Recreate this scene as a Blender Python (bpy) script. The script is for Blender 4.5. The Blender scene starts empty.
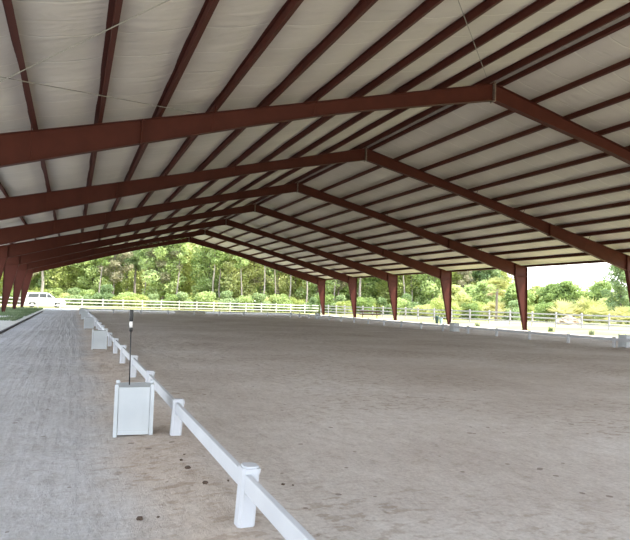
import bpy, bmesh, math, random
from mathutils import Vector, Matrix, noise
rnd = random.Random(7)
scene = bpy.context.scene
C = bpy.context.scene.collection
PI = math.pi

# ------------------------------------------------------------------ materials
def new_mat(name):
    m = bpy.data.materials.new(name); m.use_nodes = True
    nt = m.node_tree; b = nt.nodes['Principled BSDF']
    return m, nt, b
def N(nt, kind, **kw):
    n = nt.nodes.new(kind)
    for k, v in kw.items():
        if k in n.inputs: n.inputs[k].default_value = v
        else: setattr(n, k, v)
    return n
def ramp(nt, stops, fac=None):
    r = nt.nodes.new('ShaderNodeValToRGB')
    e = r.color_ramp.elements
    while len(e) < len(stops): e.new(0.5)
    for i, (p, c) in enumerate(stops):
        e[i].position = p; e[i].color = (c[0], c[1], c[2], 1)
    if fac is not None: nt.links.new(fac, r.inputs['Fac'])
    return r
def coords(nt, scale=(1, 1, 1), kind='Object'):
    tc = nt.nodes.new('ShaderNodeTexCoord'); mp = nt.nodes.new('ShaderNodeMapping')
    mp.inputs['Scale'].default_value = scale
    nt.links.new(tc.outputs[kind], mp.inputs['Vector'])
    return mp.outputs['Vector']
def noisy(name, c0, c1, scale=8.0, rough=0.6, bump=0.0, stretch=(1, 1, 1), detail=5, spec=0.4, metallic=0.0, lo=.3, hi=.7):
    m, nt, b = new_mat(name)
    v = coords(nt, stretch)
    n = N(nt, 'ShaderNodeTexNoise', Scale=scale, Detail=detail)
    nt.links.new(v, n.inputs['Vector'])
    r = ramp(nt, [(lo, c0), (hi, c1)], n.outputs['Fac'])
    nt.links.new(r.outputs['Color'], b.inputs['Base Color'])
    b.inputs['Roughness'].default_value = rough
    b.inputs['Specular IOR Level'].default_value = spec
    b.inputs['Metallic'].default_value = metallic
    if bump:
        bp = N(nt, 'ShaderNodeBump', Strength=bump, Distance=0.02)
        nt.links.new(n.outputs['Fac'], bp.inputs['Height'])
        nt.links.new(bp.outputs['Normal'], b.inputs['Normal'])
    return m

M = {}
M['steel'] = noisy('red_oxide_painted_steel', (.062, .013, .008), (.078, .017, .010), 2.5, .6, .05, spec=.2)
M['purlin'] = noisy('red_oxide_purlin_steel', (.058, .014, .009), (.074, .018, .012), 3.0, .6, .05, spec=.2)
M['galv'] = noisy('pale_galvanised_steel', (.17, .11, .09), (.26, .20, .17), 12, .5, 0, metallic=.3)
M['cable'] = noisy('steel_cable', (.22, .2, .17), (.30, .28, .25), 20, .5)
M['vinyl'] = noisy('white_vinyl', (.44, .46, .50), (.50, .52, .555), 3, .5, .03)
M['vinyl_far'] = noisy('white_painted_board', (.46, .44, .38), (.60, .58, .50), 2, .6)
M['box'] = noisy('white_plastic_box', (.43, .465, .495), (.49, .525, .55), 2.5, .5, .03)
M['greywood'] = noisy('weathered_grey_board', (.26, .235, .24), (.42, .39, .39), 4, .8, .2, (1, 1, 6))
M['brownwood'] = noisy('weathered_brown_wood', (.05, .022, .014), (.085, .042, .028), 5, .75, .2)
M['timber'] = noisy('dark_edging_timber', (.045, .04, .038), (.08, .072, .068), 6, .8, .2)
M['black'] = noisy('black_plastic', (.012, .012, .014), (.022, .022, .024), 10, .45)
M['white'] = noisy('white_plastic', (.72, .72, .72), (.8, .8, .8), 10, .4)
M['soil'] = noisy('dark_planter_soil', (.03, .022, .016), (.07, .05, .035), 30, .95, .6)
M['clod'] = noisy('dark_dirt_clod', (.055, .035, .025), (.11, .075, .055), 40, .95, .5)
M['bark'] = noisy('grey_brown_bark', (.13, .10, .08), (.30, .25, .21), 6, .9, .5, (1, 1, .2))
M['palebark'] = noisy('pale_bark', (.20, .165, .135), (.36, .31, .26), 6, .9, .4, (1, 1, .2))
M['carpaint'] = noisy('white_car_paint', (.60, .61, .62), (.66, .66, .66), 1, .3, 0, spec=.6)
M['glass'] = noisy('dark_car_glass', (.02, .025, .03), (.04, .045, .05), 2, .08, 0, spec=.7)
M['rubber'] = noisy('black_rubber', (.015, .015, .015), (.03, .03, .03), 15, .85)
M['hub'] = noisy('alloy_wheel', (.4, .4, .4), (.55, .55, .55), 8, .35, 0, metallic=.6)
M['roofsheet'] = noisy('ribbed_metal_roof', (.5, .5, .48), (.6, .6, .58), 1, .5)
M['green_plastic'] = noisy('dark_green_plastic', (.03, .06, .05), (.05, .10, .08), 9, .5)
M['blue_plastic'] = noisy('pale_blue_plastic', (.35, .50, .58), (.45, .60, .66), 9, .5)
M['brush'] = noisy('dry_cut_brush', (.22, .145, .10), (.38, .29, .21), 5, .9, .5)
M['frond_dry'] = noisy('dry_frond', (.35, .26, .12), (.5, .4, .2), 6, .8)

def leaf_mat(name, c0, c1, c2, trans=.42):
    m, nt, b = new_mat(name)
    oi = nt.nodes.new('ShaderNodeObjectInfo')
    v = coords(nt, (1, 1, 1))
    n = N(nt, 'ShaderNodeTexNoise', Scale=.55, Detail=4)
    n2 = N(nt, 'ShaderNodeTexNoise', Scale=6.0, Detail=2)
    nt.links.new(v, n.inputs['Vector']); nt.links.new(v, n2.inputs['Vector'])
    a = N(nt, 'ShaderNodeMath', operation='MULTIPLY_ADD'); a.inputs[1].default_value = .35
    nt.links.new(oi.outputs['Random'], a.inputs[0]); nt.links.new(n.outputs['Fac'], a.inputs[2])
    a2 = N(nt, 'ShaderNodeMath', operation='MULTIPLY_ADD'); a2.inputs[1].default_value = .5
    nt.links.new(n2.outputs['Fac'], a2.inputs[0]); nt.links.new(a.outputs[0], a2.inputs[2])
    r = ramp(nt, [(.55, c0), (.88, c1), (1.15 if False else 1.0, c2)], a2.outputs[0])
    nt.links.new(r.outputs['Color'], b.inputs['Base Color'])
    b.inputs['Roughness'].default_value = .65
    b.inputs['Specular IOR Level'].default_value = .2
    t = nt.nodes.new('ShaderNodeBsdfTranslucent'); nt.links.new(r.outputs['Color'], t.inputs['Color'])
    mx = nt.nodes.new('ShaderNodeMixShader'); mx.inputs[0].default_value = trans
    out = nt.nodes['Material Output']
    nt.links.new(b.outputs[0], mx.inputs[1]); nt.links.new(t.outputs[0], mx.inputs[2])
    nt.links.new(mx.outputs[0], out.inputs['Surface'])
    return m
M['leaf'] = leaf_mat('mid_green_leaves', (.16, .225, .07), (.30, .39, .13), (.46, .54, .23))
M['leaf_dark'] = leaf_mat('dark_green_leaves', (.12, .18, .075), (.23, .31, .13), (.37, .45, .22))
M['leaf_yellow'] = leaf_mat('yellow_green_leaves', (.24, .29, .08), (.40, .45, .14), (.55, .57, .25))
M['leaf_dry'] = leaf_mat('pale_dry_leaves', (.18, .18, .09), (.30, .29, .17), (.44, .40, .27))
M['palm'] = leaf_mat('palm_fronds', (.20, .23, .07), (.36, .37, .13), (.48, .45, .2))
M['blade'] = leaf_mat('grass_blades', (.09, .13, .06), (.15, .20, .10), (.24, .28, .17))

# sand
def sand_mat():
    m, nt, b = new_mat('arena_sand')
    L = nt.links.new
    v = coords(nt)
    sep = nt.nodes.new('ShaderNodeSeparateXYZ'); L(v, sep.inputs[0])
    wob = N(nt, 'ShaderNodeTexNoise', Scale=.5, Detail=3); L(v, wob.inputs['Vector'])
    # path (left of the rail) is cooler and paler than the arena footing
    xx = N(nt, 'ShaderNodeMath', operation='MULTIPLY_ADD'); xx.inputs[1].default_value = .9
    L(wob.outputs['Fac'], xx.inputs[0]); L(sep.outputs['X'], xx.inputs[2])
    mr = N(nt, 'ShaderNodeMapRange'); L(xx.outputs[0], mr.inputs['Value'])
    mr.inputs['From Min'].default_value = .55; mr.inputs['From Max'].default_value = 1.15
    n1 = N(nt, 'ShaderNodeTexNoise', Scale=.32, Detail=6, Roughness=.6); L(v, n1.inputs['Vector'])
    vs = coords(nt, (1.6, .8, 1))
    n2 = N(nt, 'ShaderNodeTexNoise', Scale=4.5, Detail=9, Roughness=.78); L(vs, n2.inputs['Vector'])
    n3 = N(nt, 'ShaderNodeTexNoise', Scale=26, Detail=6, Roughness=.7); L(v, n3.inputs['Vector'])
    arena = ramp(nt, [(.30, (.47, .42, .38)), (.52, (.575, .535, .50)), (.72, (.655, .63, .61))], n1.outputs['Fac'])
    path = ramp(nt, [(.30, (.42, .41, .41)), (.52, (.485, .48, .485)), (.72, (.54, .535, .545))], n1.outputs['Fac'])
    mix = N(nt, 'ShaderNodeMix', data_type='RGBA'); L(mr.outputs[0], mix.inputs['Factor'])
    L(path.outputs[0], mix.inputs['A']); L(arena.outputs[0], mix.inputs['B'])
    # mottled damp hoof-churned footing
    r2 = ramp(nt, [(.30, (.66, .61, .56)), (.44, (.93, .91, .89)), (.60, (1.06, 1.06, 1.06))], n2.outputs['Fac'])
    mul = N(nt, 'ShaderNodeMix', data_type='RGBA', blend_type='MULTIPLY'); mul.inputs['Factor'].default_value = .8
    L(mix.outputs['Result'], mul.inputs['A']); L(r2.outputs[0], mul.inputs['B'])
    r3 = ramp(nt, [(.3, (.74, .73, .72)), (.7, (1.16, 1.16, 1.16))], n3.outputs['Fac'])
    mul2 = N(nt, 'ShaderNodeMix', data_type='RGBA', blend_type='MULTIPLY'); mul2.inputs['Factor'].default_value = .7
    L(mul.outputs['Result'], mul2.inputs['A']); L(r3.outputs[0], mul2.inputs['B'])
    n5 = N(nt, 'ShaderNodeTexNoise', Scale=5.5, Detail=5, Roughness=.6); L(coords(nt, (1, 1.5, 1)), n5.inputs['Vector'])
    n6 = N(nt, 'ShaderNodeTexNoise', Scale=.28, Detail=3); L(v, n6.inputs['Vector'])
    fk = N(nt, 'ShaderNodeMapRange'); L(n5.outputs['Fac'], fk.inputs['Value'])  # dark flecks paint in divot shade that the bump shows too weakly
    fk.inputs['From Min'].default_value = .40; fk.inputs['From Max'].default_value = .47; fk.inputs['To Min'].default_value = .75; fk.inputs['To Max'].default_value = 0
    fm = N(nt, 'ShaderNodeMapRange'); L(n6.outputs['Fac'], fm.inputs['Value'])
    fm.inputs['From Min'].default_value = .42; fm.inputs['From Max'].default_value = .58
    fq = N(nt, 'ShaderNodeMath', operation='MULTIPLY'); L(fk.outputs[0], fq.inputs[0]); L(fm.outputs[0], fq.inputs[1])
    fz = N(nt, 'ShaderNodeMath', operation='MULTIPLY'); L(fq.outputs[0], fz.inputs[0])
    ms = N(nt, 'ShaderNodeMapRange'); L(mr.outputs[0], ms.inputs['Value']); ms.inputs['To Min'].default_value = .35; L(ms.outputs[0], fz.inputs[1])
    mixf = N(nt, 'ShaderNodeMix', data_type='RGBA', blend_type='MULTIPLY'); L(fz.outputs[0], mixf.inputs['Factor'])
    L(mul2.outputs['Result'], mixf.inputs['A']); mixf.inputs['B'].default_value = (.68, .62, .56, 1)
    # browner strip beside the rail and scattered dark specks
    st = N(nt, 'ShaderNodeMath', operation='ADD'); L(xx.outputs[0], st.inputs[0]); st.inputs[1].default_value = -1.28
    ab = N(nt, 'ShaderNodeMath', operation='ABSOLUTE'); L(st.outputs[0], ab.inputs[0])
    sm = N(nt, 'ShaderNodeMapRange'); L(ab.outputs[0], sm.inputs['Value'])
    sm.inputs['From Min'].default_value = .15; sm.inputs['From Max'].default_value = .55
    sm.inputs['To Min'].default_value = .55; sm.inputs['To Max'].default_value = 0
    mixb = N(nt, 'ShaderNodeMix', data_type='RGBA', blend_type='MULTIPLY')
    L(sm.outputs[0], mixb.inputs['Factor']); L(mixf.outputs['Result'], mixb.inputs['A'])
    mixb.inputs['B'].default_value = (.86, .76, .66, 1)
    vo = N(nt, 'ShaderNodeTexVoronoi', Scale=4.0); L(v, vo.inputs['Vector'])
    n4 = N(nt, 'ShaderNodeTexNoise', Scale=.9, Detail=2); L(v, n4.inputs['Vector'])
    thr = N(nt, 'ShaderNodeMapRange'); L(n4.outputs['Fac'], thr.inputs['Value'])
    thr.inputs['From Min'].default_value = .42; thr.inputs['From Max'].default_value = .7
    thr.inputs['To Min'].default_value = 0.0; thr.inputs['To Max'].default_value = .17
    lt = N(nt, 'ShaderNodeMath', operation='LESS_THAN'); L(vo.outputs['Distance'], lt.inputs[0]); L(thr.outputs[0], lt.inputs[1])
    lf = N(nt, 'ShaderNodeMath', operation='MULTIPLY'); L(lt.outputs[0], lf.inputs[0]); lf.inputs[1].default_value = .65
    mixd = N(nt, 'ShaderNodeMix', data_type='RGBA'); L(lf.outputs[0], mixd.inputs['Factor'])
    L(mixb.outputs['Result'], mixd.inputs['A']); mixd.inputs['B'].default_value = (.15, .11, .085, 1)
    L(mixd.outputs['Result'], b.inputs['Base Color'])
    b.inputs['Roughness'].default_value = .95; b.inputs['Specular IOR Level'].default_value = .15
    # bumps: hoof prints, grain, raked lines along the path
    hv = coords(nt, (1, .75, 1))
    hoof = N(nt, 'ShaderNodeTexVoronoi', Scale=3.2, feature='SMOOTH_F1'); L(hv, hoof.inputs['Vector'])
    wv = coords(nt, (1, .03, 1))
    rake = N(nt, 'ShaderNodeTexNoise', Scale=5.5, Detail=3); L(wv, rake.inputs['Vector'])
    s1 = N(nt, 'ShaderNodeMath', operation='MULTIPLY_ADD'); L(n2.outputs['Fac'], s1.inputs[0]); s1.inputs[1].default_value = 1.2; L(hoof.outputs['Distance'], s1.inputs[2])
    inv = N(nt, 'ShaderNodeMath', operation='SUBTRACT'); inv.inputs[0].default_value = 1; L(mr.outputs[0], inv.inputs[1])
    rk = N(nt, 'ShaderNodeMath', operation='MULTIPLY'); L(rake.outputs['Fac'], rk.inputs[0]); L(inv.outputs[0], rk.inputs[1])
    s2 = N(nt, 'ShaderNodeMath', operation='MULTIPLY_ADD'); L(rk.outputs[0], s2.inputs[0]); s2.inputs[1].default_value = 1.2; L(s1.outputs[0], s2.inputs[2])
    s3 = N(nt, 'ShaderNodeMath', operation='MULTIPLY_ADD'); L(n3.outputs['Fac'], s3.inputs[0]); s3.inputs[1].default_value = .25; L(s2.outputs[0], s3.inputs[2])
    bp = N(nt, 'ShaderNodeBump', Strength=.8, Distance=.06); L(s3.outputs[0], bp.inputs['Height'])
    L(bp.outputs['Normal'], b.inputs['Normal'])
    return m
M['sand'] = sand_mat()

def ground_mat():
    m, nt, b = new_mat('sunny_meadow')
    L = nt.links.new
    v = coords(nt)
    n1 = N(nt, 'ShaderNodeTexNoise', Scale=.12, Detail=5); L(v, n1.inputs['Vector'])
    n2 = N(nt, 'ShaderNodeTexNoise', Scale=3, Detail=6); L(v, n2.inputs['Vector'])
    g = ramp(nt, [(.35, (.20, .20, .075)), (.5, (.275, .27, .11)), (.68, (.34, .325, .18))], n1.outputs['Fac'])
    r = ramp(nt, [(.3, (.75, .75, .75)), (.7, (1.15, 1.15, 1.15))], n2.outputs['Fac'])
    mul = N(nt, 'ShaderNodeMix', data_type='RGBA', blend_type='MULTIPLY'); mul.inputs['Factor'].default_value = 1
    L(g.outputs[0], mul.inputs['A']); L(r.outputs[0], mul.inputs['B'])
    L(mul.outputs['Result'], b.inputs['Base Color'])
    b.inputs['Roughness'].default_value = .95; b.inputs['Specular IOR Level'].default_value = .1
    bp = N(nt, 'ShaderNodeBump', Strength=.5, Distance=.05); L(n2.outputs['Fac'], bp.inputs['Height']); L(bp.outputs['Normal'], b.inputs['Normal'])
    return m
M['ground'] = ground_mat()
M['apron'] = noisy('pale_limestone_apron', (.42, .40, .35), (.58, .56, .50), 2.0, .95, .3)

def insul_mat():
    m, nt, b = new_mat('white_vinyl_insulation_facing')
    L = nt.links.new
    v = coords(nt)
    n1 = N(nt, 'ShaderNodeTexNoise', Scale=.5, Detail=5); L(v, n1.inputs['Vector'])
    vv = coords(nt, (.5, 2.2, .5))
    n2 = N(nt, 'ShaderNodeTexNoise', Scale=1.3, Detail=6, Distortion=.8); L(vv, n2.inputs['Vector'])
    base = ramp(nt, [(.3, (.47, .42, .375)), (.7, (.57, .51, .455))], n1.outputs['Fac'])
    # facing seams across the purlins every 1.22 m
    sep = nt.nodes.new('ShaderNodeSeparateXYZ'); L(v, sep.inputs[0])
    a = N(nt, 'ShaderNodeMath', operation='MULTIPLY_ADD'); L(n1.outputs['Fac'], a.inputs[0]); a.inputs[1].default_value = .35; L(sep.outputs['Y'], a.inputs[2])
    fr = N(nt, 'ShaderNodeMath', operation='PINGPONG'); L(a.outputs[0], fr.inputs[0]); fr.inputs[1].default_value = .61
    se = N(nt, 'ShaderNodeMapRange'); L(fr.outputs[0], se.inputs['Value'])
    se.inputs['From Min'].default_value = 0; se.inputs['From Max'].default_value = .035
    se.inputs['To Min'].default_value = .5; se.inputs['To Max'].default_value = 0
    mx = N(nt, 'ShaderNodeMix', data_type='RGBA'); L(se.outputs[0], mx.inputs['Factor']); L(base.outputs[0], mx.inputs['A']); mx.inputs['B'].default_value = (.74, .69, .62, 1)
    L(mx.outputs['Result'], b.inputs['Base Color'])
    b.inputs['Roughness'].default_value = .5; b.inputs['Specular IOR Level'].default_value = .35
    s = N(nt, 'ShaderNodeMath', operation='MULTIPLY_ADD'); L(se.outputs[0], s.inputs[0]); s.inputs[1].default_value = -.6; L(n2.outputs['Fac'], s.inputs[2])
    bp = N(nt, 'ShaderNodeBump', Strength=.55, Distance=.08); L(s.outputs[0], bp.inputs['Height']); L(bp.outputs['Normal'], b.inputs['Normal'])
    return m
M['insul'] = insul_mat()

# ------------------------------------------------------------------ mesh helpers
class MB:
    def __init__(s): s.v = []; s.f = []
    def quadloop(s, pts): i = len(s.v); s.v += [tuple(p) for p in pts]; s.f.append(tuple(range(i, i+len(pts))))
    def prism(s, poly, axis, a, b):
        """extrude a 2D polygon along axis ('x','y','z') from a to b"""
        i = len(s.v); n = len(poly)
        def p3(p, t):
            return {'x': (t, p[0], p[1]), 'y': (p[0], t, p[1]), 'z': (p[0], p[1], t)}[axis]
        s.v += [p3(p, a) for p in poly] + [p3(p, b) for p in poly]
        s.f.append(tuple(range(i+n-1, i-1, -1))); s.f.append(tuple(range(i+n, i+2*n)))
        for k in range(n):
            k2 = (k+1) % n
            s.f.append((i+k, i+k2, i+n+k2, i+n+k))
        return s
    def box(s, x0, x1, y0, y1, z0, z1):
        return s.prism([(x0, y0), (x1, y0), (x1, y1), (x0, y1)], 'z', z0, z1)
    def tube(s, pts, rad, n=8, cap=True):
        pts = [Vector(p) for p in pts]
        if not isinstance(rad, (list, tuple)): rad = [rad]*len(pts)
        rings = []
        for k, p in enumerate(pts):
            d = (pts[min(k+1, len(pts)-1)]-pts[max(k-1, 0)]).normalized()
            up = Vector((0, 0, 1)) if abs(d.z) < .9 else Vector((1, 0, 0))
            a = d.cross(up).normalized(); b = d.cross(a)
            i = len(s.v)
            for q in range(n):
                t = 2*PI*q/n
                s.v.append(tuple(p+(a*math.cos(t)+b*math.sin(t))*rad[k]))
            rings.append(i)
        for r0, r1 in zip(rings, rings[1:]):
            for q in range(n):
                q2 = (q+1) % n
                s.f.append((r0+q, r0+q2, r1+q2, r1+q))
        if cap:
            s.f.append(tuple(rings[0]+q for q in range(n-1, -1, -1))); s.f.append(tuple(rings[-1]+q for q in range(n)))
        return s
    def build(s, name, mat, parent=None, bevel=0, smooth=False, fix=True):
        me = bpy.data.meshes.new(name); me.from_pydata(s.v, [], s.f); me.materials.append(mat)
        if fix:
            bm = bmesh.new(); bm.from_mesh(me)
            bmesh.ops.recalc_face_normals(bm, faces=bm.faces)
            if bevel: bmesh.ops.bevel(bm, geom=bm.edges[:], offset=bevel, segments=2, affect='EDGES', profile=.6)
            bm.to_mesh(me); bm.free()
        if smooth:
            for p in me.polygons: p.use_smooth = True
        o = bpy.data.objects.new(name, me); C.objects.link(o)
        if parent: o.parent = parent
        return o
def tag(o, label=None, cat=None, group=None, kind=None):
    if label: o['label'] = label
    if cat: o['category'] = cat
    if group: o['group'] = group
    if kind: o['kind'] = kind
    return o
def empty(name, loc, rz=0, label=None, cat=None, group=None):
    o = bpy.data.objects.new(name, None); C.objects.link(o)
    o.location = loc; o.rotation_euler = (0, 0, rz); o.empty_display_size = .2
    return tag(o, label, cat, group)
def copy_tree(o, parent=None):
    c = o.copy(); C.objects.link(c)
    if parent: c.parent = parent
    for ch in list(o.children): copy_tree(ch, c)
    return c

# ------------------------------------------------------------------ layout numbers
XM, W = 12.572, 17.7645            # ridge line and half span
HR, HE = 8.87, 4.464               # top of rafter at ridge and eave
SL = (HR-HE)/W
Y1, BAY = 16.235, 9.4335
FR = [Y1+k*BAY for k in range(7)]
YA, YB = Y1-2*BAY-.3, FR[-1]+.25   # roof ends
KIN, KH = 1.064, 3.846
PO, PS = .4975, 1.46
PUR = [.306]+[PO+n*PS for n in range(1, 12)]+[17.69]
RX, RY0, RY1 = 1.088, 1.39, 59.57  # arena rail
def zt(s): return HR-SL*s
PROF = [(0, .56), (2, .50), (4.7, .42), (6.2, .43), (8.35, .50), (11.5, .65), (14.5, .80), (W-KIN, zt(W-KIN)-KH)]
def depth(s):
    for (a, da), (b, db) in zip(PROF, PROF[1:]):
        if s <= b: return da+(db-da)*(s-a)/(b-a)
    return PROF[-1][1]

# ------------------------------------------------------------------ setting: floor, ground, roof
def grid(name, x0, x1, y0, y1, nx, ny, mat, zf):
    vs = [(x0+(x1-x0)*i/nx, y0+(y1-y0)*j/ny) for j in range(ny+1) for i in range(nx+1)]
    me = bpy.data.meshes.new(name)
    me.from_pydata([(x, y, zf(x, y)) for x, y in vs], [], [(j*(nx+1)+i, j*(nx+1)+i+1, (j+1)*(nx+1)+i+1, (j+1)*(nx+1)+i) for j in range(ny) for i in range(nx)])
    me.materials.append(mat)
    for p in me.polygons: p.use_smooth = True
    o = bpy.data.objects.new(name, me); C.objects.link(o); return o
def zsand(x, y):
    a = noise.noise(Vector((x*.9, y*.7, 0)))*.012+noise.noise(Vector((x*2.7, y*2.2, 4)))*.010
    return a-.004+.036*math.exp(-((x-1.1)/.33)**2)+.02*math.exp(-((x-1.1)/.3)**2-((y-3.6)/1.0)**2)
g = grid('ground', -400, 500, -300, 600, 30, 30, M['ground'], lambda x, y: -.06); tag(g, kind='structure')
ap = MB().box(-12, 29.6, -14, YB+3.5, -.3, -.035).build('ground_apron', M['apron']); tag(ap, kind='structure')
# sand footing: fine relief near the camera, coarser further off
fl = grid('floor', -2.45, 29.5, -3.5, 72.5, 230, 480, M['sand'], zsand); tag(fl, kind='structure')

# ceiling: insulation facing draped over the purlins
PURR = [.306]+[.26+n*PS for n in range(1, 12)]+[17.69]
ys = [YA+(YB-YA)*j/300 for j in range(301)]
mb = MB()
for sgn in (-1, 1):
    ss = []; SPN = [0]+(PUR if sgn < 0 else PURR)
    for k, (a, b) in enumerate(zip(SPN, SPN[1:])):
        n = 2 if k == 0 else 8
        for q in range(n): ss.append((a+(b-a)*q/n, 0 if k == 0 else math.sin(PI*q/n)**.6, k))
    ss.append((SPN[-1], 0, 13))
    base = len(mb.v)
    for j, y in enumerate(ys):
        dy = min(abs(y-q) for q in [Y1+k*BAY for k in range(-2, 7)]); am = .35+.65*min(1, dy/1.3)**.8
        for s, t, k in ss:
            wv = noise.noise(Vector((k*3.1+sgn*20, y*.55, s*.25)))
            mb.v.append((XM+sgn*s, y, zt(s)+.215-t*(.085+.05*wv)*am))
    m = len(ss)
    for j in range(len(ys)-1):
        for i in range(m-1):
            mb.f.append((base+j*m+i, base+j*m+i+1, base+(j+1)*m+i+1, base+(j+1)*m+i))
o = mb.build('ceiling', M['insul'], smooth=True, fix=False); tag(o, kind='structure')
# metal roof skin above
mb = MB()
poly = [(XM-W-.3, zt(W+.3)+.24), (XM, HR+.24), (XM+W+.3, zt(W+.3)+.24), (XM+W+.3, zt(W+.3)+.29), (XM, HR+.31), (XM-W-.3, zt(W+.3)+.29)]
mb.prism(poly, 'y', YA-.1, YB+.1)
o = mb.build('roof', M['roofsheet']); tag(o, kind='structure')
# rake trim at both gable ends and eave trim
for y in (YA-.12, YB+.1):
    mb = MB()
    for sgn in (-1, 1):
        mb.prism([(XM, HR+.30), (XM+sgn*(W+.3), zt(W+.3)+.28), (XM+sgn*(W+.3), zt(W+.3)+.02), (XM, HR+.04)], 'y', y, y+.03)
    tag(mb.build('trim_%d' % (1 if y < 0 else 2), M['purlin']), kind='structure')

# ------------------------------------------------------------------ purlins
ords = ['first', 'second', 'third', 'fourth', 'fifth', 'sixth', 'seventh', 'eighth', 'ninth', 'tenth', 'eleventh', 'twelfth']
for sgn, side in ((-1, 'left'), (1, 'right')):
    for n in range(13):
        s = (PUR if sgn < 0 else PURR)[n]
        ca = math.atan(SL)
        mb = MB(); t = .014; fw = .095; h = .205
        # Z section drawn in local (along slope, normal)
        sec = [(-fw, 0), (0, 0), (0, h-t), (fw, h-t), (fw, h), (-t, h), (-t, t), (-fw, t)]
        if n == 12: sec = [(-fw, 0), (t, 0), (t, h-.06), (-fw, h-.06), (-fw, h-t-.06), (0, h-t-.06), (0, t), (-fw, t)]
        pts = []
        for a, b in sec:
            a = a*sgn
            pts.append((sgn*(a*sgn*math.cos(ca)) - 0*b, b - a*sgn*math.sin(ca)))
        mb.prism(pts, 'y', YA+.02, YB-.02)
        o = mb.build('roof_purlin' if n < 12 else 'eave_strut', M['purlin'])
        o.location = (XM+sgn*s, 0, zt(s)+(.004 if n < 12 else .0))
        if n < 12:
            lab = '%s red-brown roof purlin from the ridge on the %s-hand roof slope' % (ords[n], side)
            tag(o, lab, 'roof purlin', 'roof purlins running the length of the barn')
        else:
            tag(o, 'red-brown eave strut along the low %s-hand edge of the roof' % side, 'eave strut', 'eave struts')

# ------------------------------------------------------------------ portal frames
def frame(y):
    root = empty('portal_frame', (XM, y, 0))
    FW, T = .11, .016
    for sgn in (-1, 1):
        # rafter
        mb = MB()
        ss = [p[0] for p in PROF]
        ss[0] = .02
        top = [(sgn*s, zt(s)) for s in ss]; bot = [(sgn*s, zt(s)-depth(s)) for s in ss]
        for i in range(len(ss)-1):
            mb.prism([top[i], top[i+1], bot[i+1], bot[i]], 'y', -.006, .006)
            mb.prism([top[i], top[i+1], (top[i+1][0], top[i+1][1]-T), (top[i][0], top[i][1]-T)], 'y', -FW, FW)
            mb.prism([bot[i], bot[i+1], (bot[i+1][0], bot[i+1][1]+T), (bot[i][0], bot[i][1]+T)], 'y', -FW, FW)
        mb.build('rafter', M['steel'], root)
        # bolted splice in the rafter
        for s in (11.1,):
            mb = MB(); mb.box(sgn*s-.018, sgn*s+.018, -FW-.012, FW+.012, zt(s)-depth(s)-.03, zt(s)-.002)
            mb.build('splice_plate', M['steel'], root)
        # column
        wi = W-KIN; bt = .24
        mb = MB()
        zi = zt(wi)
        po = [(sgn*W, 0.02), (sgn*W, HE), (sgn*wi, zi), (sgn*wi, KH), (sgn*(W-bt), .02)]
        mb.prism(po, 'y', -.006, .006)
        mb.box(*sorted((sgn*W, sgn*(W-T))), -FW, FW, .02, HE)
        mb.prism([(sgn*wi, KH), (sgn*(wi+T), KH), (sgn*(W-bt+T), .02), (sgn*(W-bt), .02)], 'y', -FW, FW)
        mb.prism([(sgn*W, HE), (sgn*wi, zi), (sgn*wi, zi-T), (sgn*W, HE-T)], 'y', -FW, FW)
        mb.prism([(sgn*W, KH-.02), (sgn*wi, KH-.02), (sgn*wi, KH+.005), (sgn*W, KH+.005)], 'y', -FW+.01, FW-.01)
        mb.build('column', M['steel'], root)
        # knee connection plate with bolts
        mb = MB(); mb.box(*sorted((sgn*(wi-.02), sgn*(wi+.02))), -FW-.012, FW+.012, KH-.04, zi-.003)
        for z in (KH+.1, KH+.3, KH+.5, KH+.7):
            for yy in (-.06, .06): mb.box(*sorted((sgn*(wi-.045), sgn*(wi-.02))), yy-.017, yy+.017, z-.017, z+.017)
        mb.build('knee_plate', M['steel'], root)
        mb = MB(); mb.box(*sorted((sgn*(W+.05), sgn*(W-bt-.06))), -.15, .15, -.05, .022)
        mb.build('base_plate', M['steel'], root)
        # flange braces from the bottom flange up to purlins
        for n in (4, 6, 9):
            s = (PUR if sgn < 0 else PURR)[n]
            for d in (1,):
                zb = zt(s)-depth(s)+.02
                x = sgn*(s+.03)
                mb = MB().tube([(x, -.10, zb), (x, -.10-.42*depth(s)-.15, zt(s)+.03)], .013, 5)
                mb.build('flange_brace', M['steel'], root)
    # ridge plate
    mb = MB(); mb.box(-.022, .022, -FW-.015, FW+.015, HR-.56-.05, HR+.05)
    for z in (HR-.52, HR-.4, HR-.16, HR-.04):
        for yy in (-.07, .07): mb.box(-.05, .05, yy-.015, yy+.015, z-.015, z+.015)
    mb.build('ridge_plate', M['galv'], root)
    return root
flab = ['nearest red-brown steel portal frame spanning the arena under the roof',
        'second red-brown steel portal frame from the camera, its right knee at the photo edge',
        'third red-brown steel portal frame, its right column the nearest full column seen',
        'fourth red-brown steel portal frame, standing just beyond the third right-hand column',
        'fifth red-brown steel portal frame, middle of the five right-hand columns in view',
        'sixth red-brown steel portal frame, the last but one before the far gable',
        'farthest red-brown steel portal frame, closing the far gable end against the woods']
proto = None
for y, lab in zip(FR, flab):
    if proto is None: proto = o = frame(y)
    else:
        o = copy_tree(proto); o.location.y = y
    tag(o, lab, 'steel frame', 'steel portal frames of the covered arena')

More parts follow.
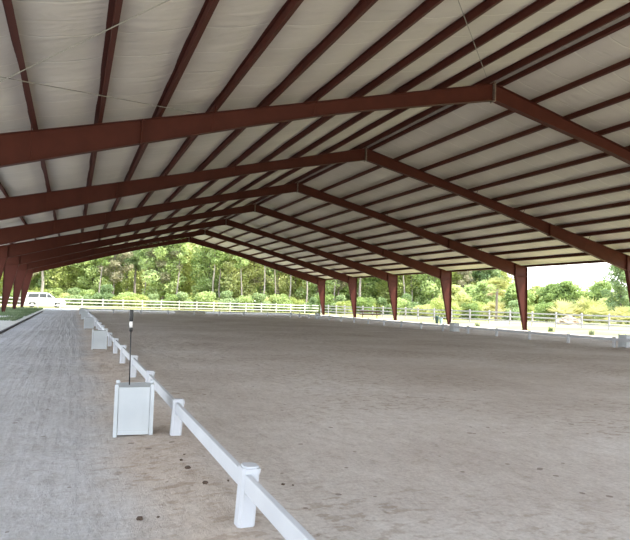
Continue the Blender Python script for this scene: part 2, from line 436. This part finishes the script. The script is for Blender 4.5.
# bracing rods under the purlins in the nearest bay
# ------------------------------------------------------------------ arena rails
POSTZ, RT, RB = .43, .382, .268
def rail_fence(p0, p1, ys_, lab, axis='y'):
    root = empty('arena_rail', (p0[0], p0[1], 0), 0 if axis == 'y' else -PI/2)
    tag(root, lab, 'fence', 'low white arena rails')
    L = (Vector(p1)-Vector(p0)).length
    proto = None
    rr = random.Random(len(ys_)); tt0 = list(ys_)
    for t in ys_:
        if proto is None:
            mb = MB(); w = .057
            oc = [(-w, -w+.018), (-w+.018, -w), (w-.018, -w), (w, -w+.018), (w, w-.018), (w-.018, w), (-w+.018, w), (-w, w-.018)]
            mb.prism(oc, 'z', -.08, POSTZ-.03)
            po = mb.build('post', M['vinyl'], root)
            mb = MB(); w = .062
            oc = lambda w: [(-w, -w+.02), (-w+.02, -w), (w-.02, -w), (w, -w+.02), (w, w-.02), (w-.02, w), (-w+.02, w), (-w, w-.02)]
            a = oc(.062); b_ = oc(.050)
            mb.prism(a, 'z', POSTZ-.045, POSTZ-.012); mb.prism(b_, 'z', POSTZ-.012, POSTZ)
            mb.build('cap', M['vinyl'], po)
            proto = po
        else: po = copy_tree(proto, root)
        po.location = (0, t, -.02 if tt0.index(t) == 2 else 0); po.rotation_euler = (rr.uniform(-.03, .03), {1: .055, 2: .055}.get(tt0.index(t), rr.uniform(.0, .05)), rr.uniform(-.05, .05))
    tt = sorted(ys_)
    for a, b in zip(tt, tt[1:]):
        mb = MB(); mb.box(-.019, .019, a+.02, b-.02, RB, RT)
        mb.build('rail', M['vinyl'], root, bevel=.006)
sp = 2.53
yy = [-.2, 2.47, 5.28, 7.79, 10.28, 12.77, 15.2, 17.7]+[17.7+2.53*k for k in range(1, 17)]
rail_fence((RX, RY0), (RX, RY1), yy, 'low white rail fence with short posts running from the foreground beside the marker boxes')
rail_fence((RX+20, RY0), (RX+20, RY1), yy, 'low white rail along the far right side of the arena before the columns')
xx = [k*2.5 for k in range(9)]
rail_fence((RX, RY1+.12), (RX+20, RY1+.12), xx, 'low white rail closing the far short end of the arena', axis='x')

# ------------------------------------------------------------------ marker boxes
def marker_box():
    root = empty('marker_box', (0, 0, 0))
    w, h, p = .19, .52, .020
    for sx in (-1, 1):
        for sy in (-1, 1):
            mb = MB(); cx, cy = sx*(w-p*.3), sy*(w-p*.3)
            mb.box(cx-p, cx+p, cy-p, cy+p, 0, h+.035)
            mb.build('corner_post', M['box'], root, bevel=.004)
    for k in range(4):
        mb = MB()
        mb.box(-w+.03, w-.03, -w-.005, -w+.012, .03, h)
        mb.box(-w+.03, w-.03, -w-.011, -w+.012, h-.045, h+.006)       # top band
        mb.box(-w+.03, w-.03, -w-.011, -w+.012, .025, .07)
        for q in (-.09, 0, .09): mb.box(q-.003, q+.003, -w-.008, -w+.012, .07, h-.045)
        pn = mb.build('side_panel', M['box'], root)
        pn.rotation_euler = (0, 0, k*PI/2)
    MB().box(-w+.01, w-.01, -w+.01, w-.01, h-.012, h+.004).build('lid', M['box'], root)
    return root
b0 = marker_box()
bl = [(RX-.405, 7.0, -.10, 'nearest white square marker box beside the rail with a black pole behind it'),
      (RX-.33, 18.3, -.04, 'second white square marker box from the camera beside the left rail'),
      (RX-.34, 29.9, .03, 'third white square marker box along the left rail, small in the distance'),
      (RX-.34, 41.5, .0, 'fourth white square marker box along the left rail, half hidden behind the third'),
      (RX-.34, 53.2, .0, 'farthest white square marker box along the left rail'),
      (RX+20.4, 18.85, .0, 'white square marker box at the right edge of the photo behind the rail'),
      (RX+20.4, 31.1, .0, 'small white marker box beyond the right rail left of the nearest full column'),
      (RX+20.4, 53.2, .0, 'tiny white marker box beyond the far right corner of the rail')]
for i, (x, y, rz, lab) in enumerate(bl):
    o = b0 if i == 0 else copy_tree(b0)
    o.location = (x, y, 0); o.rotation_euler = (0, 0, rz)
    tag(o, lab, 'box', 'white marker boxes around the arena')

# pole by the nearest box
root = empty('marker_pole', (RX-.465, 7.0, .525), 0, 'slender black pole with thick black grip and white band rising from the nearest marker box', 'pole')
MB().tube([(0, 0, 0), (-.01, 0, .61)], .0065, 8).build('rod', M['black'], root, smooth=True)
MB().tube([(-.01, 0, .585), (-.01, 0, .62), (-.011, 0, .635)], [.018, .02, .012], 10).build('lower_collar', M['black'], root, smooth=True)
MB().tube([(-.011, 0, .63), (-.012, 0, .70)], .0175, 10).build('white_band', M['white'], root, smooth=True)
MB().tube([(-.012, 0, .695), (-.012, 0, .71), (-.013, 0, .81), (-.013, 0, .825)], [.018, .022, .022, .014], 10).build('grip', M['black'], root, smooth=True)

# ------------------------------------------------------------------ left path edging and grass verge
mb = MB()
y = 8.0
k = 0
root = empty('timber_edging', (-2.5, 0, 0), 0, 'dark low timber edging along the left side of the sand path', 'edging')
while y < 60:
    MB().box(-.05, .05, y, y+2.38, -.05, .05).build('board', M['timber'], root, bevel=.006)
    y += 2.4
verge = grid('floor_verge', -7.2, -2.55, -3, 74, 40, 300, M['apron'], lambda x, y: .0+.012*noise.noise(Vector((x, y, 3)))); tag(verge, kind='structure')
def blades(name, spots, lab, cat, hmin=.08, hmax=.2, kind='stuff', mat='blade'):
    mb = MB()
    for x, y, s in spots:
        a = rnd.uniform(0, 2*PI); h = rnd.uniform(hmin, hmax)*s; w = .012*s+.006
        dx, dy = math.cos(a)*w, math.sin(a)*w; lx, ly = rnd.uniform(-.5, .5)*h, rnd.uniform(-.5, .5)*h
        z0 = -.02
        mb.v += [(x-dx, y-dy, z0), (x+dx, y+dy, z0), (x+lx*.4+dx*.7, y+ly*.4+dy*.7, h*.6), (x+lx, y+ly, h), (x+lx*.4-dx*.7, y+ly*.4-dy*.7, h*.6)]
        i = len(mb.v)-5
        mb.f.append((i, i+1, i+2, i+3, i+4))
    o = mb.build(name, M[mat], fix=False); tag(o, lab, cat, kind=kind); return o
sp_ = []
while len(sp_) < 15000:
    x, y = rnd.uniform(-7.1, -2.9), rnd.uniform(34, 73)
    if noise.noise(Vector((x*.35, y*.16, 9)))+.3+(y-45)*.02 > rnd.uniform(0, .6): sp_.append((x, y, rnd.uniform(.8, 1.6)))
blades('grass_verge', sp_, 'green grass growing on the verge around the feet of the left columns', 'grass', .05, .14)
# tufts behind the right rail
tl = ['small green weed tuft behind the right rail, right of the nearest full column', 'green weed tuft behind the right rail, farther right near the photo edge',
      'small green weed tuft behind the right rail, left of the nearest full column']
for (x, y), lab in zip([(30.6, 33.0), (30.4, 29.2), (30.5, 41.0)], tl):
    spots = [(x+rnd.gauss(0, .09), y+rnd.gauss(0, .09), rnd.uniform(1, 2)) for _ in range(40)]
    o = blades('weed_tuft', spots, lab, 'weed', .12, .22, kind=None); o['group'] = 'weed tufts behind the right rail'

# clods and debris on the sand
def clod(x, y, r, lab, seed):
    bm = bmesh.new(); bmesh.ops.create_icosphere(bm, subdivisions=3, radius=r)
    for v in bm.verts:
        d = 1+.45*noise.noise(v.co*(1.6/r)+Vector((seed*7, 0, 0)))
        v.co = Vector((v.co.x*d, v.co.y*d*1.25, v.co.z*d*.62))
    me = bpy.data.meshes.new('dirt_clod'); bm.to_mesh(me); bm.free(); me.materials.append(M['clod'])
    o = bpy.data.objects.new('dirt_clod', me); C.objects.link(o); o.location = (x, y, zsand(x, y)+r*.3)
    tag(o, lab, 'dirt clod', 'dark dirt clods on the sand')
CL = [(140, 519, .022, 'dark dirt clod alone on the path near the bottom of the photo'),
      (187.6, 472, .022, 'dark dirt clod beside the rail, upper of the two largest ones'),
      (205, 488.6, .022, 'dark dirt clod beside the rail, just left of the nearest post'),
      (181, 464, .014, 'small dark clod on the path just past the nearest marker box'),
      (283, 483.6, .014, 'dark dirt clod on the arena sand right of the nearest post'),
      (293, 484, .009, 'tiny dark crumb on the arena sand beside a larger clod'),
      (158, 518, .010, 'tiny dark crumb on the path right of the lone dark clod'),
      (184, 458, .010, 'tiny dark crumb of dirt near the foot of the second post'),
      (228, 486, .010, 'tiny dark crumb of dirt at the foot of the nearest post')]

# ------------------------------------------------------------------ camera
f_, yaw, pt, rl, CH = 608.18, .3773, .0542, .029, 1.4818
c, s = math.cos(yaw), math.sin(yaw); cp, spn = math.cos(pt), math.sin(pt); cr, sr = math.cos(rl), math.sin(rl)
R = Vector((c, -s, 0)); F = Vector((s*cp, c*cp, spn)); U = Vector((-s*spn, -c*spn, cp))
CX = R*cr+U*sr; CU = U*cr-R*sr
cam = bpy.data.objects.new('camera', bpy.data.cameras.new('camera')); C.objects.link(cam)
mw = Matrix((CX, CU, -F)).transposed().to_4x4(); mw.translation = Vector((0, 0, CH)); cam.matrix_world = mw
cam.data.sensor_width = 36; cam.data.lens = f_/630*36; cam.data.clip_end = 2000; cam.data.clip_start = .05
scene.camera = cam
def ray(u, v): return (CX*((u-315)/f_)-CU*((v-270)/f_)+F)
def gnd(u, v, z=0):
    r = ray(u, v); t = (z-CH)/r.z; return Vector((0, 0, CH))+r*t
def slope_pt(u, v):
    r = ray(u, v); z0 = HR-.03-SL*XM   # left slope: z = z0 + SL*x
    t = (z0-CH)/(r.z-SL*r.x); return Vector((0, 0, CH))+r*t
def rod(uv0, uv1, lab, a=0.0, b=1.0):
    p, q = slope_pt(*uv0), slope_pt(*uv1)
    mb = MB().tube([p.lerp(q, a+(b-a)*t/6) for t in range(7)], .010, 6)
    o = mb.build('brace_rod', M['cable']); tag(o, lab, 'brace rod', 'diagonal roof bracing rods')
rod((0, 77), (196, 113), 'thin diagonal bracing rod sloping down to the right across the left roof bay', -.25, 1)
rod((20, 72), (165, 2), 'thin diagonal bracing rod rising to the right across the left roof bay', -.3, 1.3)
rod((458, 0), (487, 78), 'thin bracing rod reaching down to the ridge of the nearest frame', -.3, .98)
for i, (u, v, r, lab) in enumerate(CL):
    p = gnd(u, v); clod(p.x, p.y, r, lab, i)

# ------------------------------------------------------------------ far fences
def board_fence(pts, lab, mat, name='board_fence', step=2.44, rails=(.38, .78, 1.16), h=1.28, bw=.062):
    root = empty(name, (pts[0][0], pts[0][1], -.06)); tag(root, lab, 'fence')
    o0 = Vector((pts[0][0], pts[0][1], 0))
    prev = None; proto = None
    for a, b in zip(pts, pts[1:]):
        a = Vector((*a, 0))-o0; b = Vector((*b, 0))-o0
        L = (b-a).length; n = max(1, round(L/step)); ang = math.atan2(b.y-a.y, b.x-a.x)
        for k in range(n):
            p = a.lerp(b, k/n); q = a.lerp(b, (k+1)/n)
            if proto is None:
                mb = MB().box(-.06, .06, -.06, .06, -.1, h); mb.prism([(-.07, h), (.07, h), (0, h+.06)], 'y', -.07, .07)
                proto = po = mb.build('post', mat, root)
            else: po = proto.copy(); C.objects.link(po); po.parent = root
            po.location = p; po.rotation_euler = (0, 0, ang)
            l = (q-p).length
            for z in rails:
                zz = z+rnd.uniform(-.012, .012)
                r_ = MB().box(.0, l, -.085, -.06, zz-bw, zz+bw).build('rail', mat, root); r_.location = p; r_.rotation_euler = (0, 0, ang)
    return root
board_fence([(-30, 71.5), (-6, 75.5), (34, 84)], 'long white three-rail board fence crossing beyond the far gable end', M['vinyl_far'])
board_fence([(34.4, 84), (36.5, 60), (43.5, 34), (49, 14)], 'weathered grey three-rail board fence in the sun beyond the right columns', M['greywood'], name='paddock_fence')

# ------------------------------------------------------------------ picnic table
root = empty('picnic_table', (31.0, 61.2, -.04), -.40, 'brown wooden picnic table outside between the farther right columns', 'picnic table')
mb = MB()
for k in range(5): mb.box(-1.15, 1.15, -.37+k*.15, -.37+k*.15+.14, .80, .84)
for q in (-.39, .37): mb.box(-1.15, 1.15, q, q+.02, .70, .84)
mb.build('table_top', M['brownwood'], root)
for sy in (-1, 1):
    mb = MB()
    for k in range(2): mb.box(-1.15, 1.15, sy*.72-.14+k*.145, sy*.72-.14+k*.145+.135, .44, .48)
    for q in (-.16, .14): mb.box(-1.15, 1.15, sy*.72+q, sy*.72+q+.02, .36, .48)
    mb.build('bench', M['brownwood'], root)
for sx in (-1, 1):
    for sy in (-1, 1):
        mb = MB(); x = sx*.8
        mb.prism([(sy*.62, 0), (sy*.73, 0), (sy*.31, .80), (sy*.20, .80)], 'x', x-.02, x+.02)
        mb.build('leg', M['brownwood'], root)
    mb = MB(); mb.box(sx*.8+.02, sx*.8+.06, -.85, .85, .34, .44); mb.box(sx*.8+.02, sx*.8+.06, -.36, .36, .71, .80)
    mb.build('cross_brace', M['brownwood'], root)

root = empty('ground_board', (11.0, 61.2, -.02), 0, 'long low white board on the ground behind the far short rail', 'board')
MB().box(-1.5, 1.5, -.02, .02, .06, .40).build('panel', M['vinyl_far'], root, bevel=.008)
for sx in (-1.3, 1.3): MB().box(sx-.03, sx+.03, -.2, .2, 0, .06).build('foot', M['vinyl_far'], root)
# small bin and bucket beyond the right rail
p = (29.8, 45.8)
root = empty('waste_bin', (p[0], p[1], -.035), 0, 'small dark green bin outside the right rail left of the fourth column', 'bin')
mb = MB(); mb.tube([(0, 0, 0), (0, 0, .62)], [.13, .16], 14); mb.build('body', M['green_plastic'], root, smooth=False)
mb = MB(); mb.tube([(0, 0, .62), (0, 0, .65), (0, 0, .72)], [.175, .175, .06], 14); mb.build('lid', M['green_plastic'], root)
root = empty('bucket', (p[0]+.32, p[1]-.15, -.035), 0, 'pale blue bucket standing beside the dark green bin behind the rail', 'bucket')
mb = MB(); mb.tube([(0, 0, 0), (0, 0, .50), (0, 0, .53), (0, 0, .53), (0, 0, .08)], [.12, .155, .165, .145, .11], 16, cap=False); mb.v.append((0, 0, .02)); mb.build('body', M['blue_plastic'], root)
mb = MB(); mb.tube([(.15*math.cos(t*PI/8), 0, .5+.13*math.sin(t*PI/8)) for t in range(9)], .006, 6); mb.build('handle', M['galv'], root)

# ------------------------------------------------------------------ white vehicle beyond the fence
root = empty('parked_car', (-3.3, 84.5, -.06), .12, 'white sport utility vehicle parked beyond the white fence at the far left', 'car')
prof = [(-2.35, .35), (-2.4, .8), (-2.3, 1.15), (-2.1, 1.75), (-1.9, 1.86), (.1, 1.88), (.45, 1.80), (1.15, 1.20), (2.15, 1.05), (2.38, .85), (2.42, .38)]
arch = []
for cx in (1.5, -1.45):
    for k in range(9):
        t = PI*k/8
        arch.append((cx+.42*math.cos(t), .36+.42*math.sin(t)))
mb = MB(); mb.prism(prof+arch, 'y', -.92, .92); body = mb.build('body', M['carpaint'], root)
bmx = bmesh.new(); bmx.from_mesh(body.data)
bmesh.ops.triangulate(bmx, faces=[f for f in bmx.faces if len(f.verts) > 4]); bmx.to_mesh(body.data); bmx.free()
for sy in (-1, 1):
    for poly in ([(-2.0, 1.25), (-1.85, 1.68), (-.75, 1.72), (-.75, 1.25)], [(-.66, 1.25), (-.66, 1.72), (.12, 1.72), (.12, 1.25)], [(.2, 1.25), (.2, 1.70), (.42, 1.66), (.9, 1.25)]):
        MB().prism(poly, 'y', *sorted((sy*.915, sy*.93))).build('side_window', M['glass'], root)
MB().prism([(.50, 1.77), (1.12, 1.24), (1.15, 1.26), (.53, 1.80)], 'y', -.8, .8).build('windshield', M['glass'], root)
for cx in (1.5, -1.45):
    for sy in (-1, 1):
        mb = MB().tube([(cx, sy*.70, .35), (cx, sy*.93, .35)], .35, 24); wl = mb.build('wheel', M['rubber'], root)
        MB().tube([(cx, sy*.91, .35), (cx, sy*.945, .35)], .2, 16).build('hub', M['hub'], wl)

# ------------------------------------------------------------------ trees
def leaf_cloud(mb, centre, rad, n, size, rr, squash=.75):
    cx, cy, cz = centre
    for _ in range(n):
        while True:
            x, y, z = rr.uniform(-1, 1), rr.uniform(-1, 1), rr.uniform(-1, 1)
            d = x*x+y*y+z*z
            if .15 < d < 1: break
        p = Vector((cx+x*rad, cy+y*rad, cz+z*rad*squash))
        a = Vector((rr.gauss(0, 1), rr.gauss(0, 1), rr.gauss(0, .7))).normalized()
        b = a.cross(Vector((rr.gauss(0, 1), rr.gauss(0, 1), rr.gauss(0, 1)))).normalized()
        s1 = size*rr.uniform(.6, 1.4); s2 = s1*rr.uniform(.4, .7)
        i = len(mb.v)
        mb.v += [tuple(p-a*s1), tuple(p-b*s2), tuple(p+a*s1), tuple(p+b*s2)]
        mb.f.append((i, i+1, i+2, i+3))
def make_tree(name, h, crown_lo, rad, nb, leaves, size, leafm, barkm, seed, thick=.2):
    rr = random.Random(seed)
    root = empty(name, (0, 0, 0))
    tr = MB(); lf = MB()
    px, py = 0, 0; pts = []; rads = []
    for k in range(9):
        t = k/8; px += rr.uniform(-.12, .12)*h/12; py += rr.uniform(-.12, .12)*h/12
        pts.append((px, py, h*.93*t)); rads.append(thick*(1-.82*t)+.015)
    tr.tube(pts, rads, 8)
    for k in range(nb):
        t = crown_lo+(1-crown_lo)*((k+.5)/nb)
        i = min(7, int(t*8)); fpt = t*8-i
        base = Vector(pts[i]).lerp(Vector(pts[i+1]), fpt) if i < 8 else Vector(pts[8])
        ang = k*2.4+rr.uniform(-.4, .4)
        env = math.sin(PI*min(1, max(.12, (t-crown_lo)/(1-crown_lo)*.8+.18)))**.6
        l = rad*env*rr.uniform(.55, 1.0)
        end = base+Vector((math.cos(ang)*l, math.sin(ang)*l, l*rr.uniform(.1, .45)))
        mid = base.lerp(end, .5)+Vector((0, 0, -.08*l))
        tr.tube([base, mid, end], [thick*.35*(1-t*.6), thick*.2, .012], 5)
        leaf_cloud(lf, end, rad*rr.uniform(.34, .5), leaves//nb//2, size, rr)
        leaf_cloud(lf, mid, rad*rr.uniform(.3, .42), leaves//nb//2, size, rr)
    leaf_cloud(lf, Vector(pts[8]), rad*.4, leaves//nb, size, rr)
    tr.build('trunk', M[barkm], root, fix=False, smooth=True)
    lf.build('foliage', M[leafm], root, fix=False)
    return root
protos = {}
def place(key, builder, x, y, sc=1, rz=None, label=None, cat='tree', group=None, z=-.08):
    if key not in protos: protos[key] = o = builder()
    else: o = copy_tree(protos[key])
    o.location = (x, y, z); o.scale = (sc, sc, sc*rnd.uniform(.92, 1.08)); o.rotation_euler = (0, 0, rnd.uniform(0, 6.28) if rz is None else rz)
    for q in ('group',):
        if q in o: del o[q]
    tag(o, label, cat, group); return o
T = {
 'a': lambda: make_tree('broadleaf_tree', 13, .10, 3.4, 22, 9500, .21, 'leaf', 'bark', 1),
 'b': lambda: make_tree('broadleaf_tree', 14, .15, 3.0, 20, 9000, .20, 'leaf_dark', 'bark', 2),
 'c': lambda: make_tree('broadleaf_tree', 12, .12, 3.6, 24, 9500, .21, 'leaf_yellow', 'bark', 3),
 'd': lambda: make_tree('pine_tree', 16, .45, 2.6, 18, 6000, .21, 'leaf_dark', 'palebark', 4, .24),
 'e': lambda: make_tree('sparse_tree', 13, .35, 2.6, 16, 4200, .19, 'leaf_dry', 'palebark', 5, .17),
 'g': lambda: make_tree('slender_tree', 14, .55, 1.5, 14, 2200, .17, 'leaf', 'palebark', 15, .13),
 'l': lambda: make_tree('low_tree', 6, .10, 2.6, 18, 6200, .21, 'leaf', 'bark', 6, .13),
 'm': lambda: make_tree('low_tree', 5.5, .08, 2.5, 18, 6200, .21, 'leaf_yellow', 'bark', 8, .12),
}
def make_shrub(h, rad, leafm, seed, n=2600):
    rr = random.Random(seed); root = empty('shrub', (0, 0, 0)); st = MB(); lf = MB()
    for k in range(12):
        a = k*2.4; l = rad*rr.uniform(.3, .9); e = Vector((math.cos(a)*l, math.sin(a)*l, h*rr.uniform(.35, .85)))
        st.tube([(0, 0, 0), e*.5+Vector((0, 0, .1*h)), e], [.04, .025, .01], 5)
        leaf_cloud(lf, e, rad*rr.uniform(.35, .5), n//12, .12, rr)
        leaf_cloud(lf, (e.x, e.y, e.z*.45), rad*.42, n//24, .12, rr)
    st.build('stems', M['bark'], root, fix=False); lf.build('foliage', M[leafm], root, fix=False)
    return root
T['s'] = lambda: make_shrub(2.6, 1.6, 'leaf', 11)
T['t'] = lambda: make_shrub(2.2, 1.7, 'leaf_yellow', 12)
T['u'] = lambda: make_shrub(2.8, 1.5, 'leaf_dark', 13)
def make_palm(h, nfr, fl_, seed, shrubby=False):
    rr = random.Random(seed); root = empty('fan_palm' if shrubby else 'cabbage_palm', (0, 0, 0))
    if not shrubby:
        MB().tube([(0, 0, 0), (.05, 0, h*.5), (.1, .03, h)], [.2, .15, .17], 10).build('trunk', M['bark'], root, smooth=True)
    top = Vector((.1, .03, h)) if not shrubby else Vector((0, 0, .1))
    mb = MB(); dry = MB()
    for k in range(nfr):
        a = k*2.4+rr.uniform(-.3, .3)
        el = rr.uniform(-.5, 1.3) if not shrubby else rr.uniform(.15, 1.35)
        d = Vector((math.cos(a)*math.cos(el), math.sin(a)*math.cos(el), math.sin(el)))
        e = top+d*fl_*.55
        tgt = dry if (not shrubby and el < -.25) else mb
        tgt.tube([top, e], [.018, .01], 4)
        side = d.cross(Vector((0, 0, 1))).normalized(); upv = side.cross(d)
        for q in range(15):
            t = (q/14-.5)*2.6
            dd = (d*math.cos(t)+side*math.sin(t)).normalized()
            tip = e+dd*fl_*.5*rr.uniform(.85, 1.1)+Vector((0, 0, -.12*fl_*abs(rr.gauss(.6, .3))))
            w = dd.cross(upv).normalized()*.06
            i = len(tgt.v)
            m = e.lerp(tip, .5)
            tgt.v += [tuple(e), tuple(m-w), tuple(tip), tuple(m+w)]; tgt.f.append((i, i+1, i+2, i+3))
    mb.build('fronds', M['palm'], root, fix=False)
    if dry.v: dry.build('dry_fronds', M['frond_dry'], root, fix=False)
    return root
T['p'] = lambda: make_palm(3.6, 34, 1.7, 21)
T['q'] = lambda: make_palm(0, 26, 2.3, 22, True)

LAB = {'a': 'mid-green broadleaf tree in the woods beyond the far white fence', 'b': 'dark green broadleaf tree in the woods beyond the far white fence',
       'c': 'light yellow-green broadleaf tree in the woods beyond the far white fence', 'd': 'tall pale-trunked pine in the woods beyond the far white fence',
       'e': 'thin pale half-bare tree in the woods beyond the far white fence'}
GR = 'woodland trees beyond the far fence'
def wood(u, D, key, sc, group=GR, label=None, cat='tree'):
    """stand a tree on the ground in direction u of the woods' edge, D metres out"""
    r = (u-315)/f_; x = D*(r*c+s); y = D*(c-r*s)
    return place(key, T[key], x, y, sc, label=label or LAB[key], group=group, cat=cat)
for D0, st, keys in ((101, 22, 'acedcaedac'), (112, 18, 'caecabeacd'), (128, 15, 'acabcabcab')):
    u = -30; i = 0
    while u < 512:
        k = keys[i % len(keys)]; i += 1
        wood(u+rnd.uniform(-6, 6), D0+rnd.uniform(-4, 4)-(8 if u < 60 else 0), k, rnd.uniform(.85, 1.12)*(1 if u < 440 else .80))
        u += st*rnd.uniform(.8, 1.2)
for st, D0 in ((13, 93),):
    u = -20; i = 0
    while u < 450:
        k = 'stusut'[i % 6]; i += 1
        wood(u+rnd.uniform(-4, 4), D0+rnd.uniform(-3, 3)-(0 if u > 70 else -6), k, rnd.uniform(.8, 1.25), 'shrubs at the foot of the woods',
             {'s': 'mid-green shrub at the foot of the woods behind the white fence', 't': 'yellow-green shrub at the foot of the woods behind the white fence', 'u': 'dark green shrub at the foot of the woods behind the white fence'}[k], 'shrub')
        u += st*rnd.uniform(.8, 1.2)
# lower trees on the right, beyond the grey fence
u = 440; i = 0
while u < 665:
    k = 'lmllm'[i % 5]; i += 1
    wood(u, 96+rnd.uniform(-6, 8), k, rnd.uniform(.78, 1.0), 'low trees beyond the grey fence', {'l': 'low mid-green tree beyond the grey paddock fence', 'm': 'low yellow-green tree beyond the grey paddock fence'}[k])
    u += rnd.uniform(13, 20)
u = 445; i = 0
while u < 660:
    k = 'tqstqu'[i % 6]; i += 1
    if k == 'q': wood(u, 76+rnd.uniform(-4, 6), k, rnd.uniform(.8, 1.1), 'fan palms beyond the grey fence', 'trunkless yellow-green fan palm beyond the grey paddock fence', 'palm')
    else: wood(u, 78+rnd.uniform(-4, 8), k, rnd.uniform(.75, 1.05), 'shrubs beyond the grey fence', {'s': 'mid-green shrub beyond the grey paddock fence', 't': 'yellow-green shrub beyond the grey paddock fence', 'u': 'dark green shrub beyond the grey paddock fence'}[k], 'shrub')
    u += rnd.uniform(11, 16)
wood(497, 74, 'p', 1.0, None, 'yellow-green cabbage palm with round crown between the third and fourth right columns', 'palm')
for (u, lab, sc) in ((566, 'large fan palm with arching yellow-green fronds right of the nearest full column', 1.35), (590, 'large fan palm nearest the dark tree at the right edge', 1.45)):
    wood(u, 73, 'q', sc, None, lab, 'palm')
wood(622, 80, 'b', .60, None, 'tall dark green tree standing above the others at the right edge of the photo')
for uu in (100, 143, 176, 216, 222, 231, 244, 262, 275, 288, 306, 335, 404, 413, 432):
    wood(uu, 95.5+rnd.uniform(-1.5, 3), 'g', rnd.uniform(.9, 1.05), label='slender tree with a thin pale trunk at the front of the far woods', group='slender pale trees at the woods edge')
wood(162, 97, 'e', 1.0, None, 'slender pale-trunked tree at the woods edge below the left roof slope')
# brush pile
bm = bmesh.new(); bmesh.ops.create_icosphere(bm, subdivisions=4, radius=1)
for v in bm.verts:
    d = 1+.35*noise.noise(v.co*2.2)+.15*noise.noise(v.co*7)
    v.co = Vector((v.co.x*1.6*d, v.co.y*1.0*d, max(-.05, v.co.z*.85*d)))
me = bpy.data.meshes.new('brush_pile'); bm.to_mesh(me); bm.free(); me.materials.append(M['brush'])
r = (570-315)/f_; D = 66
o = bpy.data.objects.new('brush_pile', me); C.objects.link(o); o.location = (D*(r*c+s), D*(c-r*s), -.08)
tag(o, 'heap of dry pinkish-brown brush beyond the grey fence', 'brush pile')

# ------------------------------------------------------------------ light
w = bpy.data.worlds.new('world'); scene.world = w; w.use_nodes = True
nt = w.node_tree; bg = nt.nodes['Background']
tc = nt.nodes.new('ShaderNodeTexCoord'); se = nt.nodes.new('ShaderNodeSeparateXYZ'); nt.links.new(tc.outputs['Generated'], se.inputs[0])
rp = ramp(nt, [(0.0, (.95, .95, .93)), (.12, (.92, .95, .97)), (.6, (.60, .74, .95))], se.outputs['Z'])
nt.links.new(rp.outputs[0], bg.inputs['Color']); bg.inputs['Strength'].default_value = 1.6
sun = bpy.data.objects.new('sun', bpy.data.lights.new('sun', 'SUN')); C.objects.link(sun)
sun.data.energy = 5.0; sun.data.angle = math.radians(1.5); sun.data.color = (1, .95, .87)
sun.rotation_euler = Vector((-.45, .28, -1)).to_track_quat('-Z', 'Y').to_euler()
vs = scene.view_settings
vs.view_transform = 'Standard'; vs.look = 'None'; vs.gamma = 1; vs.use_curve_mapping = False; vs.exposure = 1.6
